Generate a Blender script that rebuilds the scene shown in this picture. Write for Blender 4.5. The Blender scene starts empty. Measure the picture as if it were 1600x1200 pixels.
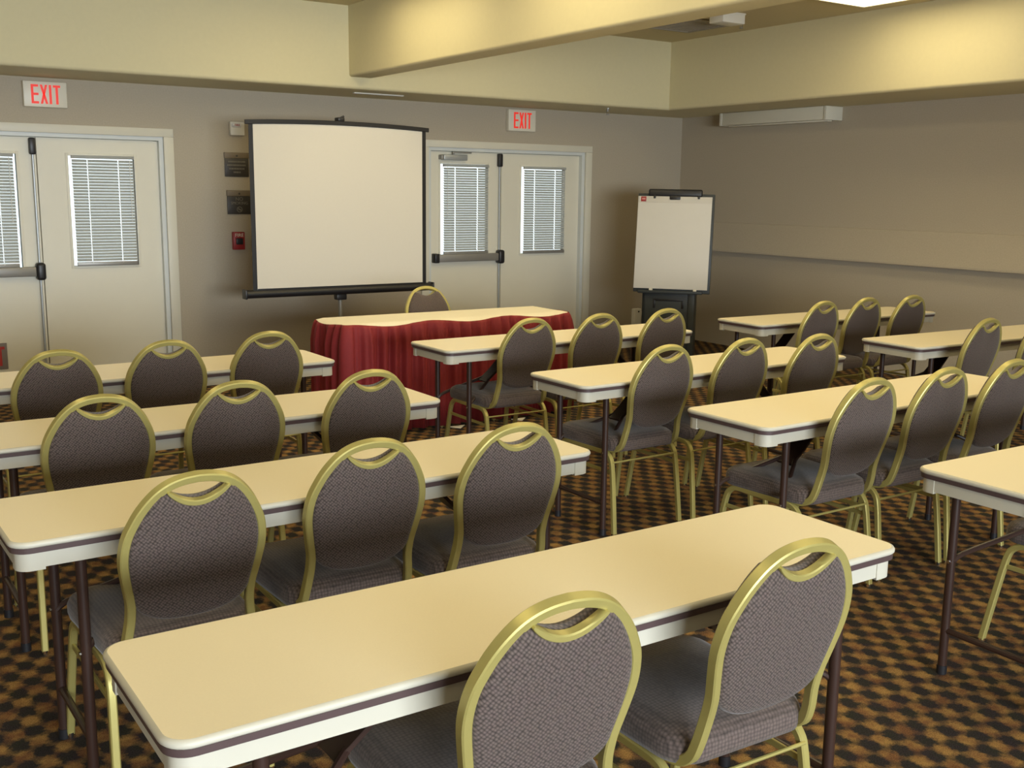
import bpy, bmesh, math, random
from mathutils import Vector, Matrix
random.seed(4)
PI = math.pi
scn = bpy.context.scene
COL = scn.collection

# ------------------------------------------------------------------ materials
def new_mat(name):
    m = bpy.data.materials.new(name); m.use_nodes = True
    nt = m.node_tree; b = nt.nodes['Principled BSDF']
    return m, nt, b

def plain(name, col, rough=0.5, metal=0.0, noise=0.0, scale=20.0, bump=0.0, bscale=None, spec=None):
    m, nt, b = new_mat(name)
    b.inputs['Roughness'].default_value = rough
    b.inputs['Metallic'].default_value = metal
    if spec is not None: b.inputs['Specular IOR Level'].default_value = spec
    tc = nt.nodes.new('ShaderNodeTexCoord')
    nz = nt.nodes.new('ShaderNodeTexNoise'); nz.inputs['Scale'].default_value = scale
    nz.inputs['Detail'].default_value = 4
    nt.links.new(tc.outputs['Object'], nz.inputs['Vector'])
    mix = nt.nodes.new('ShaderNodeMix'); mix.data_type = 'RGBA'
    mix.inputs[6].default_value = (*[c*(1-noise) for c in col], 1)
    mix.inputs[7].default_value = (*[min(1, c*(1+noise)) for c in col], 1)
    nt.links.new(nz.outputs['Fac'], mix.inputs[0])
    nt.links.new(mix.outputs[2], b.inputs['Base Color'])
    if bump:
        n2 = nt.nodes.new('ShaderNodeTexNoise'); n2.inputs['Scale'].default_value = bscale or scale*4
        n2.inputs['Detail'].default_value = 3
        nt.links.new(tc.outputs['Object'], n2.inputs['Vector'])
        bp = nt.nodes.new('ShaderNodeBump'); bp.inputs['Strength'].default_value = bump
        bp.inputs['Distance'].default_value = 0.002
        nt.links.new(n2.outputs['Fac'], bp.inputs['Height'])
        nt.links.new(bp.outputs['Normal'], b.inputs['Normal'])
    return m

def emit(name, col, strength):
    m, nt, b = new_mat(name)
    b.inputs['Base Color'].default_value = (*[.5*c for c in col], 1)
    b.inputs['Emission Color'].default_value = (*col, 1)
    b.inputs['Emission Strength'].default_value = strength
    return m

def mat_fabric():
    m, nt, b = new_mat('chair_fabric')
    tc = nt.nodes.new('ShaderNodeTexCoord')
    vo = nt.nodes.new('ShaderNodeTexVoronoi'); vo.inputs['Scale'].default_value = 1.0
    vo.voronoi_dimensions = '2D'; vo.inputs['Randomness'].default_value = 0.30
    # cloth coordinates: along the width, and along the run of seat and back; turned 45 degrees
    dots = []
    for vec in ((95, -70, 100), (95, 70, -62)):
        dp = nt.nodes.new('ShaderNodeVectorMath'); dp.operation = 'DOT_PRODUCT'; dp.inputs[1].default_value = vec
        nt.links.new(tc.outputs['Object'], dp.inputs[0]); dots.append(dp)
    cb = nt.nodes.new('ShaderNodeCombineXYZ')
    nt.links.new(dots[0].outputs['Value'], cb.inputs[0]); nt.links.new(dots[1].outputs['Value'], cb.inputs[1])
    nt.links.new(cb.outputs[0], vo.inputs['Vector'])
    rp = nt.nodes.new('ShaderNodeValToRGB')
    rp.color_ramp.elements[0].position = 0.08; rp.color_ramp.elements[0].color = (*FAB_HI, 1)
    rp.color_ramp.elements[1].position = 0.66; rp.color_ramp.elements[1].color = (*FAB_LO, 1)
    nt.links.new(vo.outputs['Distance'], rp.inputs['Fac'])
    nz = nt.nodes.new('ShaderNodeTexNoise'); nz.inputs['Scale'].default_value = 60
    nt.links.new(tc.outputs['Object'], nz.inputs['Vector'])
    hs = nt.nodes.new('ShaderNodeMix'); hs.data_type = 'RGBA'; hs.blend_type = 'MULTIPLY'
    hs.inputs[0].default_value = 0.45
    nt.links.new(rp.outputs['Color'], hs.inputs[6]); nt.links.new(nz.outputs['Color'], hs.inputs[7])
    mx = nt.nodes.new('ShaderNodeMix'); mx.data_type = 'RGBA'; mx.inputs[0].default_value = 0.25
    nt.links.new(rp.outputs['Color'], mx.inputs[6]); nt.links.new(hs.outputs[2], mx.inputs[7])
    nt.links.new(mx.outputs[2], b.inputs['Base Color'])
    bp = nt.nodes.new('ShaderNodeBump'); bp.inputs['Strength'].default_value = 0.25; bp.invert = True
    bp.inputs['Distance'].default_value = 0.002
    nt.links.new(vo.outputs['Distance'], bp.inputs['Height']); nt.links.new(bp.outputs['Normal'], b.inputs['Normal'])
    b.inputs['Roughness'].default_value = 0.75
    b.inputs['Sheen Weight'].default_value = 0.25
    b.inputs['Specular IOR Level'].default_value = 0.25
    return m

def mat_seat():
    m, nt, b = new_mat('seat_fabric')
    tc = nt.nodes.new('ShaderNodeTexCoord')
    vo = nt.nodes.new('ShaderNodeTexVoronoi'); vo.inputs['Scale'].default_value = 105
    vo.inputs['Randomness'].default_value = 0.25
    nt.links.new(tc.outputs['Object'], vo.inputs['Vector'])
    rp = nt.nodes.new('ShaderNodeValToRGB')
    rp.color_ramp.elements[0].position = 0.10; rp.color_ramp.elements[0].color = (*FAB_HI, 1)
    rp.color_ramp.elements[1].position = 0.85; rp.color_ramp.elements[1].color = (*FAB_LO, 1)
    nt.links.new(vo.outputs['Distance'], rp.inputs['Fac']); nt.links.new(rp.outputs['Color'], b.inputs['Base Color'])
    b.inputs['Roughness'].default_value = 0.75; b.inputs['Sheen Weight'].default_value = 0.25
    b.inputs['Specular IOR Level'].default_value = 0.25
    return m

def mat_carpet():
    m, nt, b = new_mat('carpet_pattern')
    N = nt.nodes; L = nt.links
    tc = N.new('ShaderNodeTexCoord')
    # wobble of the woven edge
    nz = N.new('ShaderNodeTexNoise'); nz.inputs['Scale'].default_value = 60; nz.inputs['Detail'].default_value = 4
    L.new(tc.outputs['Object'], nz.inputs['Vector'])
    sub = N.new('ShaderNodeVectorMath'); sub.operation = 'SUBTRACT'; sub.inputs[1].default_value = (0.5, 0.5, 0.5)
    L.new(nz.outputs['Color'], sub.inputs[0])
    sc = N.new('ShaderNodeVectorMath'); sc.operation = 'SCALE'; sc.inputs['Scale'].default_value = 0.040
    L.new(sub.outputs[0], sc.inputs[0])
    ad = N.new('ShaderNodeVectorMath'); ad.operation = 'ADD'
    L.new(tc.outputs['Object'], ad.inputs[0]); L.new(sc.outputs[0], ad.inputs[1])
    sp = N.new('ShaderNodeSeparateXYZ'); L.new(ad.outputs[0], sp.inputs[0])
    def cosn(out, period, ph):
        a = N.new('ShaderNodeMath'); a.operation = 'SUBTRACT'; a.inputs[1].default_value = ph; L.new(out, a.inputs[0])
        c = N.new('ShaderNodeMath'); c.operation = 'MULTIPLY'; c.inputs[1].default_value = 2*PI/period; L.new(a.outputs[0], c.inputs[0])
        d = N.new('ShaderNodeMath'); d.operation = 'COSINE'; L.new(c.outputs[0], d.inputs[0]); return d
    cx = cosn(sp.outputs['X'], 0.108, 2.836); cy = cosn(sp.outputs['Y'], 0.140, 1.837)
    mu = N.new('ShaderNodeMath'); mu.operation = 'MULTIPLY'; L.new(cx.outputs[0], mu.inputs[0]); L.new(cy.outputs[0], mu.inputs[1])
    su = N.new('ShaderNodeMath'); su.operation = 'ADD'; L.new(cx.outputs[0], su.inputs[0]); L.new(cy.outputs[0], su.inputs[1])
    # product of half-period cosines = centred lattice of dark lozenges
    hx = cosn(sp.outputs['X'], 0.108, 2.836); hy = cosn(sp.outputs['Y'], 0.140, 1.837)
    mr = N.new('ShaderNodeMapRange'); mr.inputs['From Min'].default_value = -0.55; mr.inputs['From Max'].default_value = 0.30
    L.new(mu.outputs[0], mr.inputs['Value'])
    n3 = N.new('ShaderNodeTexNoise'); n3.inputs['Scale'].default_value = 14; n3.inputs['Detail'].default_value = 3
    L.new(tc.outputs['Object'], n3.inputs['Vector'])
    g = N.new('ShaderNodeValToRGB')
    g.color_ramp.elements[0].position = 0.35; g.color_ramp.elements[0].color = (*CAR_RUST, 1)
    g.color_ramp.elements[1].position = 0.62; g.color_ramp.elements[1].color = (*CAR_GOLD, 1)
    L.new(n3.outputs['Fac'], g.inputs['Fac'])
    d = N.new('ShaderNodeValToRGB')
    d.color_ramp.elements[0].position = 0.38; d.color_ramp.elements[0].color = (0.036, 0.030, 0.034, 1)
    d.color_ramp.elements[1].position = 0.66; d.color_ramp.elements[1].color = (0.034, 0.034, 0.028, 1)
    L.new(n3.outputs['Fac'], d.inputs['Fac'])
    # lines of thread
    n4 = N.new('ShaderNodeTexNoise'); n4.inputs['Scale'].default_value = 260; n4.inputs['Detail'].default_value = 2
    L.new(tc.outputs['Object'], n4.inputs['Vector'])
    mix = N.new('ShaderNodeMix'); mix.data_type = 'RGBA'
    L.new(mr.outputs[0], mix.inputs[0]); L.new(g.outputs[0], mix.inputs[6]); L.new(d.outputs[0], mix.inputs[7])
    hv = N.new('ShaderNodeMapRange'); hv.inputs['From Min'].default_value = 0.3; hv.inputs['From Max'].default_value = 0.7
    hv.inputs['To Min'].default_value = 0.6; hv.inputs['To Max'].default_value = 1.35
    L.new(n4.outputs['Fac'], hv.inputs['Value'])
    vm = N.new('ShaderNodeVectorMath'); vm.operation = 'SCALE'
    L.new(mix.outputs[2], vm.inputs[0]); L.new(hv.outputs[0], vm.inputs['Scale'])
    L.new(vm.outputs[0], b.inputs['Base Color'])
    bp = N.new('ShaderNodeBump'); bp.inputs['Strength'].default_value = 0.5; bp.inputs['Distance'].default_value = 0.004
    L.new(n4.outputs['Fac'], bp.inputs['Height']); L.new(bp.outputs['Normal'], b.inputs['Normal'])
    b.inputs['Roughness'].default_value = 0.95
    b.inputs['Specular IOR Level'].default_value = 0.05
    return m

def mat_glass():
    m = bpy.data.materials.new('window_glass'); m.use_nodes = True
    nt = m.node_tree; nt.nodes.clear()
    o = nt.nodes.new('ShaderNodeOutputMaterial'); t = nt.nodes.new('ShaderNodeBsdfTransparent')
    g = nt.nodes.new('ShaderNodeBsdfGlossy'); g.inputs['Roughness'].default_value = 0.02
    f = nt.nodes.new('ShaderNodeFresnel'); mx = nt.nodes.new('ShaderNodeMixShader')
    t.inputs['Color'].default_value = (0.93, 0.96, 0.95, 1)
    nt.links.new(f.outputs[0], mx.inputs[0]); nt.links.new(t.outputs[0], mx.inputs[1]); nt.links.new(g.outputs[0], mx.inputs[2])
    nt.links.new(mx.outputs[0], o.inputs['Surface'])
    return m

FAB_HI = (0.160, 0.119, 0.106); FAB_LO = (0.034, 0.025, 0.022)
CAR_RUST = (0.17, 0.082, 0.040); CAR_GOLD = (0.33, 0.195, 0.070)
M = {}
M['wall'] = plain('taupe_wallcovering', (0.458, 0.400, 0.308), 0.85, noise=0.10, scale=90, bump=0.25, bscale=260)
M['soffit'] = plain('cream_wall_paint', (0.66, 0.60, 0.385), 0.8, noise=0.03, scale=30, bump=0.12, bscale=180)
M['ceiling'] = plain('cream_ceiling_paint', (0.58, 0.50, 0.30), 0.85, noise=0.03, scale=30, bump=0.1, bscale=150)
M['carpet'] = mat_carpet()
M['door'] = plain('cream_door_paint', (0.77, 0.735, 0.615), 0.45, noise=0.02, scale=8)
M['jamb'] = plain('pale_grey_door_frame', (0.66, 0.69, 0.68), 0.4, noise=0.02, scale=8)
M['casing'] = plain('cream_casing_paint', (0.70, 0.67, 0.56), 0.45, noise=0.02, scale=8)
M['gold'] = plain('brushed_gold_metal', (0.46, 0.40, 0.135), 0.40, metal=0.40, noise=0.05, scale=40)
M['fabric'] = mat_fabric(); M['seatfabric'] = mat_seat()
M['laminate'] = plain('beige_laminate', (0.90, 0.805, 0.60), 0.36, noise=0.03, scale=220, spec=0.4)
M['apron'] = plain('ivory_plastic', (0.54, 0.515, 0.43), 0.5, noise=0.02)
M['band'] = plain('brown_vinyl_edge', (0.085, 0.055, 0.055), 0.4, noise=0.08)
M['legmetal'] = plain('dark_brown_enamel', (0.040, 0.020, 0.015), 0.35, noise=0.1, spec=0.5)
M['chrome'] = plain('chrome', (0.75, 0.75, 0.75), 0.15, metal=1.0)
M['black'] = plain('black_plastic', (0.015, 0.015, 0.018), 0.4, noise=0.1)
M['charcoal'] = plain('charcoal_plastic', (0.035, 0.042, 0.045), 0.5, noise=0.12, scale=30)
M['screen'] = plain('matte_white_screen', (0.67, 0.635, 0.565), 0.8, noise=0.015, scale=60)
M['paper'] = plain('white_paper', (0.72, 0.69, 0.63), 0.8, noise=0.02, scale=10)
M['red'] = plain('red_plastic', (0.33, 0.02, 0.022), 0.4)
M['redsign'] = emit('lit_red_letters', (1.0, 0.045, 0.03), 0.5)
M['signwhite'] = plain('white_sign_plastic', (0.78, 0.74, 0.62), 0.4)
M['skirt'] = plain('red_skirt_cloth', (0.235, 0.016, 0.020), 0.75, noise=0.12, scale=60, bump=0.2, bscale=500)
M['linen'] = plain('white_linen', (0.86, 0.80, 0.66), 0.8, noise=0.02, scale=60)
M['grey'] = plain('grey_metal', (0.30, 0.29, 0.27), 0.4, metal=0.4, noise=0.05)
M['steel'] = plain('light_grey_metal', (0.45, 0.48, 0.50), 0.35, metal=0.5, noise=0.04)
M['slat'] = plain('grey_white_slats', (0.60, 0.60, 0.57), 0.5, noise=0.03)
nt = M['slat'].node_tree; pb = nt.nodes['Principled BSDF']; tr = nt.nodes.new('ShaderNodeBsdfTranslucent')
tr.inputs['Color'].default_value = (0.62, 0.62, 0.58, 1); ms = nt.nodes.new('ShaderNodeMixShader'); ms.inputs[0].default_value = 0.48
nt.links.new(pb.outputs[0], ms.inputs[1]); nt.links.new(tr.outputs[0], ms.inputs[2])
nt.links.new(ms.outputs[0], nt.nodes['Material Output'].inputs['Surface'])
M['cord'] = plain('white_cord', (0.80, 0.80, 0.78), 0.6)
M['glass'] = mat_glass()
M['plaque'] = plain('dark_brown_plaque', (0.045, 0.038, 0.032), 0.4, noise=0.1)
M['tan'] = plain('tan_plaque_header', (0.20, 0.155, 0.10), 0.45, noise=0.08)
M['tanletter'] = plain('tan_lettering', (0.20, 0.18, 0.14), 0.5)
M['signgrey'] = plain('grey_sign_plate', (0.22, 0.19, 0.18), 0.5)
M['redflat'] = plain('red_lettering', (0.48, 0.035, 0.03), 0.5)
M['whiteplastic'] = plain('white_plastic', (0.74, 0.72, 0.66), 0.4, noise=0.02)
M['grille'] = plain('grey_vent_grille', (0.34, 0.30, 0.24), 0.5, noise=0.05)
M['lamp'] = emit('fluorescent_diffuser', (1.0, 0.83, 0.47), 6.8)
M['strobe'] = plain('strobe_lens', (0.75, 0.75, 0.75), 0.1)

# ------------------------------------------------------------------ mesh helpers
class MB:
    def __init__(s): s.v = []; s.f = []; s.mats = []
    def add(s, verts, faces, mi=0):
        o = len(s.v); s.v += [tuple(v) for v in verts]
        s.f += [[i+o for i in f] for f in faces]; s.mats += [mi]*len(faces); return s
    def box(s, x0, x1, y0, y1, z0, z1, bev=0.0, seg=2, mat=None, mi=0):
        bm = bmesh.new(); bmesh.ops.create_cube(bm, size=1)
        for v in bm.verts:
            v.co = Vector(((x0+x1)/2+v.co.x*(x1-x0), (y0+y1)/2+v.co.y*(y1-y0), (z0+z1)/2+v.co.z*(z1-z0)))
        if bev > 0: bmesh.ops.bevel(bm, geom=list(bm.edges), offset=bev, segments=seg, affect='EDGES', profile=0.5)
        if mat is not None: bmesh.ops.transform(bm, matrix=mat, verts=bm.verts)
        bm.verts.index_update()
        s.add([v.co.copy() for v in bm.verts], [[v.index for v in f.verts] for f in bm.faces], mi); bm.free(); return s
    def loft(s, rings, cap0=True, cap1=True, closed=False, mi=0):
        n = len(rings[0]); vs = [p for r in rings for p in r]; fs = []
        K = len(rings)
        for k in range(K if closed else K-1):
            a = k*n; b = ((k+1) % K)*n
            for i in range(n):
                j = (i+1) % n; fs.append([a+i, a+j, b+j, b+i])
        if not closed:
            if cap0: fs.append(list(range(n))[::-1])
            if cap1: fs.append([(K-1)*n+i for i in range(n)])
        return s.add(vs, fs, mi)
    def sweep(s, path, prof, nrm, cap=True, mi=0, taper=None):
        P = [Vector(p) for p in path]; T = []
        for i in range(len(P)):
            a = P[max(i-1, 0)]; b = P[min(i+1, len(P)-1)]; T.append((b-a).normalized())
        n = Vector(nrm); n = (n - T[0]*n.dot(T[0])).normalized(); rings = []
        for i in range(len(P)):
            if i: n = (n - T[i]*n.dot(T[i])).normalized()
            bn = T[i].cross(n)
            k = taper[i] if taper else 1.0
            rings.append([P[i]+n*a*k+bn*b for a, b in prof])
        return s.loft(rings, cap, cap, mi=mi)
    def tube(s, path, r, n=10, nrm=None, mi=0):
        P0 = Vector(path[0]); P1 = Vector(path[1]); t = (P1-P0).normalized()
        if nrm is None: nrm = (1, 0, 0) if abs(t.x) < 0.9 else (0, 1, 0)
        return s.sweep(path, [(r*math.cos(2*PI*i/n), r*math.sin(2*PI*i/n)) for i in range(n)], nrm, mi=mi)
    def prism(s, poly, axis, a, b, mi=0):
        def mk(p, t):
            if axis == 'x': return (t, p[0], p[1])
            if axis == 'y': return (p[0], t, p[1])
            return (p[0], p[1], t)
        return s.loft([[mk(p, a) for p in poly], [mk(p, b) for p in poly]], mi=mi)
    def build(s, name, mat, parent=None, loc=None, smooth=True, angle=35, rotz=None):
        me = bpy.data.meshes.new(name); me.from_pydata(s.v, [], s.f)
        bm = bmesh.new(); bm.from_mesh(me); bmesh.ops.recalc_face_normals(bm, faces=bm.faces); bm.to_mesh(me); bm.free()
        mats = mat if isinstance(mat, (list, tuple)) else [mat]
        for q in mats: me.materials.append(q)
        if len(mats) > 1:
            for p, i in zip(me.polygons, s.mats): p.material_index = i
        if smooth:
            me.shade_smooth()
            try: me.set_sharp_from_angle(angle=math.radians(angle))
            except Exception: pass
        o = bpy.data.objects.new(name, me); COL.objects.link(o)
        if parent is not None: o.parent = parent
        if loc is not None: o.location = loc
        if rotz is not None: o.rotation_euler = (0, 0, rotz)
        return o

def rrect(w, h, r, inset=0.0, n=6, cx=0, cy=0):
    w = w/2-inset; h = h/2-inset; r = max(r-inset, 0.002); out = []
    for sx, sy, a0 in ((1, 1, 0), (-1, 1, PI/2), (-1, -1, PI), (1, -1, 1.5*PI)):
        for i in range(n+1):
            a = a0+PI/2*i/n
            out.append((cx+sx*(w-r)+r*math.cos(a), cy+sy*(h-r)+r*math.sin(a)))
    return out
def rp(w, h, c=0.3):      # chamfered rectangular tube profile
    a, b = w/2, h/2; k = min(a, b)*c
    return [(a, -b+k), (a, b-k), (a-k, b), (-a+k, b), (-a, b-k), (-a, -b+k), (-a+k, -b), (a-k, -b)]
def crom(pts, n=5):
    P = [Vector(p) for p in pts]; out = []
    for i in range(len(P)-1):
        p0 = P[max(i-1, 0)]; p1 = P[i]; p2 = P[i+1]; p3 = P[min(i+2, len(P)-1)]
        for k in range(n):
            t = k/n
            out.append(0.5*((2*p1)+(p2-p0)*t+(2*p0-5*p1+4*p2-p3)*t*t+(3*p1-p0-3*p2+p3)*t**3))
    out.append(P[-1]); return out
def empty(name, loc, rz=0.0):
    o = bpy.data.objects.new(name, None); COL.objects.link(o); o.location = loc; o.rotation_euler = (0, 0, rz)
    o.empty_display_size = 0.05; return o
def tag(o, label, cat, group=None):
    o['label'] = label; o['category'] = cat
    if group: o['group'] = group
    return o
def struct(o): o['kind'] = 'structure'; return o
def dup(root, loc, rz, label):
    r = root.copy(); COL.objects.link(r); r.location = loc; r.rotation_euler = (0, 0, rz); r['label'] = label
    for ch in list(root.children):
        c = ch.copy(); COL.objects.link(c); c.parent = r
        for g in list(ch.children):
            d = g.copy(); COL.objects.link(d); d.parent = c
    return r
def text_mesh(body, name, mat, parent, size, loc, depth=0.002, rot=(PI/2, 0, 0), align='CENTER', sx=1.0):
    cu = bpy.data.curves.new(name+'_curve', 'FONT'); cu.body = body; cu.size = size
    cu.align_x = align; cu.align_y = 'CENTER'; cu.extrude = depth; cu.resolution_u = 3
    t = bpy.data.objects.new(name+'_tmp', cu); COL.objects.link(t)
    dg = bpy.context.evaluated_depsgraph_get(); me = bpy.data.meshes.new_from_object(t.evaluated_get(dg))
    bpy.data.objects.remove(t); bpy.data.curves.remove(cu)
    me.materials.clear(); me.materials.append(mat); me.name = name
    o = bpy.data.objects.new(name, me); COL.objects.link(o); o.parent = parent
    o.location = loc; o.rotation_euler = rot; o.scale = (sx, 1, 1)
    return o

# ------------------------------------------------------------------ room
YB, XR, XL, YN = 9.0, 8.2, -2.2, -5.0
ZS, ZC = 2.41, 3.06           # soffit underside, coffer ceiling
struct(MB().box(XL-.2, XR+.2, YN-.2, YB+.3, -0.12, 0.0).build('floor', M['carpet'], smooth=False))
struct(MB().box(XL-.2, XR+.2, YN-.2, YB+.3, ZC, ZC+.12).build('ceiling', M['ceiling'], smooth=False))
D1 = (0.56, 2.555, 2.005)     # left double door opening x0,x1,top
D2 = (5.01, 6.875, 2.005)
w = MB(); T = 0.16
for a, b in ((XL-.2, D1[0]), (D1[1], D2[0]), (D2[1], XR+.2)): w.box(a, b, YB, YB+T, 0, ZC)
for a, b, t in (D1, D2): w.box(a, b, YB, YB+T, t, ZC)
struct(w.build('wall_back', M['wall'], smooth=False))
struct(MB().box(XR, XR+.16, YN-.2, YB, 0, ZC).build('wall_right', M['wall'], smooth=False))
struct(MB().box(XL-.16, XL, YN, YB, 0, ZC).build('wall_left', M['wall'], smooth=False))
# near wall, behind the camera, with a wide window opening
NW = (-1.9, 3.4, 0.70, 2.25)
w = MB().box(XL-.2, NW[0], YN-.16, YN, 0, ZC).box(NW[1], XR, YN-.16, YN, 0, ZC)
w.box(NW[0], NW[1], YN-.16, YN, 0, NW[2]).box(NW[0], NW[1], YN-.16, YN, NW[3], ZC)
struct(w.build('wall_near', M['wall'], smooth=False))
wf = MB()
for i in range(5):
    x = NW[0]+(NW[1]-NW[0])*i/4
    wf.box(x-.03, x+.03, YN-.12, YN-.04, NW[2], NW[3], .005)
wf.box(NW[0], NW[1], YN-.12, YN-.04, NW[2], NW[2]+.05, .005).box(NW[0], NW[1], YN-.12, YN-.04, NW[3]-.05, NW[3], .005)
wn = struct(wf.build('window_1', M['casing']))
MB().box(NW[0]+.03, NW[1]-.03, YN-.085, YN-.08, NW[2]+.05, NW[3]-.05).build('window_pane', M['glass'], wn, smooth=False)

def noseprof(p0, p1, zb, zt, r=0.028, n=6, both=False):
    # profile across a soffit: p0 = open edge, p1 = wall side
    s = 1 if p1 > p0 else -1; out = []
    for i in range(n+1):
        a = PI/2*i/n
        out.append((p0+s*(r-r*math.cos(a)), zb+r-r*math.sin(a)))
    if both:
        for i in range(n+1):
            a = PI/2*i/n
            out.append((p1-s*(r-r*math.sin(a)), zb+r-r*math.cos(a)))
    else: out.append((p1, zb))
    out += [(p1, zt), (p0, zt)]
    return out
YS, XS = 8.26, 7.34
struct(MB().prism(noseprof(YS, YB, ZS, ZC), 'x', XL, XR).build('trim_1', M['soffit'], angle=40))
struct(MB().prism(noseprof(XS, XR, ZS, ZC), 'y', YN, YS+.027).build('trim_2', M['soffit'], angle=40))
struct(MB().prism(noseprof(3.87, 4.085, 2.505, ZC, r=0.022, both=True), 'y', YN, YS).build('trim_3', M['soffit'], angle=40))
# projecting board along the right wall: flush at its top, standing out at its lower edge
struct(MB().prism([(XR, 1.30), (XR-.012, 1.297), (XR-.085, 1.018), (XR-.085, 1.0), (XR, 1.0)], 'y', YN, YB).build('trim_4', M['wall'], smooth=False))

# ---------------------------------------------------------------- doors
YD = YB+0.055                 # face of the leaves
def casing(name, x0, x1, top):
    m = MB()
    m.box(x0-.075, x0+.004, YB-.022, YB+.004, 0, top-.004, .003).box(x1-.004, x1+.075, YB-.022, YB+.004, 0, top-.004, .003)
    m.box(x0-.075, x1+.075, YB-.022, YB+.004, top-.004, top+.062, .003)
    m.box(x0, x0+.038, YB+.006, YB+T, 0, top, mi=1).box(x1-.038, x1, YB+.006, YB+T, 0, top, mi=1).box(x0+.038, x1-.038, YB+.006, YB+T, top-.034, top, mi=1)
    m.box(x0+.038, x0+.055, YD+.047, YB+T-.002, 0, top-.034).box(x1-.055, x1-.038, YD+.047, YB+T-.002, 0, top-.034).box(x0+.038, x1-.038, YD+.047, YB+T-.002, top-.055, top-.034)
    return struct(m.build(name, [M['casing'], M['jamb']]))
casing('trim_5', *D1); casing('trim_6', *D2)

def leaf(name, x0, x1, wx0, wx1, wz0, wz1):
    zt = 1.966
    m = MB()
    m.box(x0, wx0, YD, YD+.045, .008, zt).box(wx1, x1, YD, YD+.045, .008, zt)
    m.box(wx0, wx1, YD, YD+.045, .008, wz0).box(wx0, wx1, YD, YD+.045, wz1, zt)
    o = struct(m.build(name, M['door'], smooth=False))
    f = MB(); b = .02
    f.box(wx0-b, wx0, YD-.008, YD+.05, wz0-b, wz1+b, .002).box(wx1, wx1+b, YD-.008, YD+.05, wz0-b, wz1+b, .002)
    f.box(wx0, wx1, YD-.008, YD+.05, wz0-b, wz0, .002).box(wx0, wx1, YD-.008, YD+.05, wz1, wz1+b, .002)
    fr = f.build('window_frame', M['door'], o)
    MB().box(wx0, wx1, YD+.02, YD+.026, wz0, wz1).build('window_pane', M['glass'], o, smooth=False)
    return o
for xx in (1.592, 5.872): struct(MB().box(xx-.03, xx+.03, YD+.046, YD+.058, 0, 1.968).build('trim_7' if xx < 3 else 'trim_8', M['door'], smooth=False))
dA = leaf('door_1', 0.60, 1.588, 0.93, 1.445, 0.965, 1.838)
dB = leaf('door_2', 1.596, 2.517, 1.822, 2.325, 0.972, 1.836)
dC = leaf('door_3', 5.05, 5.868, 5.178, 5.716, 0.985, 1.852)
dD = leaf('door_4', 5.876, 6.836, 6.112, 6.652, 0.978, 1.842)
def exit_bar(door, x0, x1, zb):
    m = MB().box(x0, x1-.06, YD-.075, YD-.03, zb-.037, zb+.037, .008).box(x0+.02, x1-.05, YD-.06, YD-.001, zb-.025, zb+.025, .004)
    m.build('push_bar', M['grey'], door)
    MB().box(x0-.045, x0+.005, YD-.08, YD, zb-.045, zb+.045, .008).build('end_cap', M['black'], door)
    MB().box(x1-.06, x1+.01, YD-.085, YD, zb-.068, zb+.068, .022, 3).build('latch_housing', M['black'], door)
    MB().box(x1-.05, x1-.002, YD-.05, YD, 1.835, 1.962, .012).build('top_latch', M['black'], door)
    r = MB().tube([(x1-.026, YD-.02, .06), (x1-.026, YD-.02, zb-.06)], .009).tube([(x1-.026, YD-.02, zb+.06), (x1-.026, YD-.02, 1.84)], .009)
    r.build('vertical_rod', M['steel'], door)
exit_bar(dA, 0.72, 1.588, 0.94)
exit_bar(dC, 5.125, 5.868, 0.955)
# closer on the left leaf of the far pair
c = MB().box(5.18, 5.44, YD-.075, YD-.005, 1.885, 1.938, .006)
cl = c.build('door_closer', M['steel'], dC)
MB().box(5.155, 5.19, YD-.07, YD-.005, 1.89, 1.935, .006).tube([(5.30, YD-.04, 1.935), (5.30, YD-.04, 1.962)], .01).build('closer_cap', M['grey'], cl)
MB().box(5.29, 5.50, YD-.05, YD-.035, 1.952, 1.966, .002, mat=Matrix.Identity(4)).build('closer_arm', M['grey'], cl)

def blind(x0, x1, z0, z1, label, side):
    y = YD-.028
    t = empty('window_blind', ((x0+x1)/2, y, z0)); tag(t, label, 'blind', 'mini blinds on the door windows')
    W = (x1-x0)/2; H = z1-z0
    MB().box(-W-.004, W+.004, -.014, .014, H+.002, H+.027, .002).build('head_rail', M['slat'], t)
    m = MB(); n = 34; a = math.radians(57)
    for i in range(n):
        z = .034+(H-.05)*i/(n-1)
        dy, dz = .0125*math.cos(a), .0125*math.sin(a)
        prof = [(-dy, z-dz), (0, z+.0015), (dy, z+dz), (0, z+.0024)]
        for a0, a1 in ((-W, -W*.5-.004), (-W*.5+.004, W*.5-.004), (W*.5+.004, W)):   # slots where the ladder cords pass
            m.prism([(p, q) for p, q in prof], 'x', a0, a1)
    m.build('slats', M['slat'], t, smooth=False)
    MB().box(-W, W, -.011, .011, -.014, .019, .003).build('bottom_rail', M['grey'], t)
    for f in (-.5, .5):
        MB().tube([(W*f, -.0135, .01), (W*f, -.0135, H)], .0022, 6).build('ladder_cord', M['cord'], t)
    MB().tube([(W*.86*side, -.017, H*.40), (W*.86*side, -.017, H)], .0028, 6).build('tilt_wand', M['cord'], t)
blind(0.985, 1.418, 0.985, 1.812, 'mini blind on the door window at the left edge, beside the push bar', 1)
blind(1.842, 2.312, 0.985, 1.812, 'mini blind on the door window left of the two brown wall plaques', 1)
blind(5.20, 5.705, 0.998, 1.822, 'mini blind on the door window under the grey door closer', -1)
blind(6.13, 6.640, 0.990, 1.818, 'rightmost mini blind, on the plain door leaf nearest the flip chart', 1)

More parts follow.
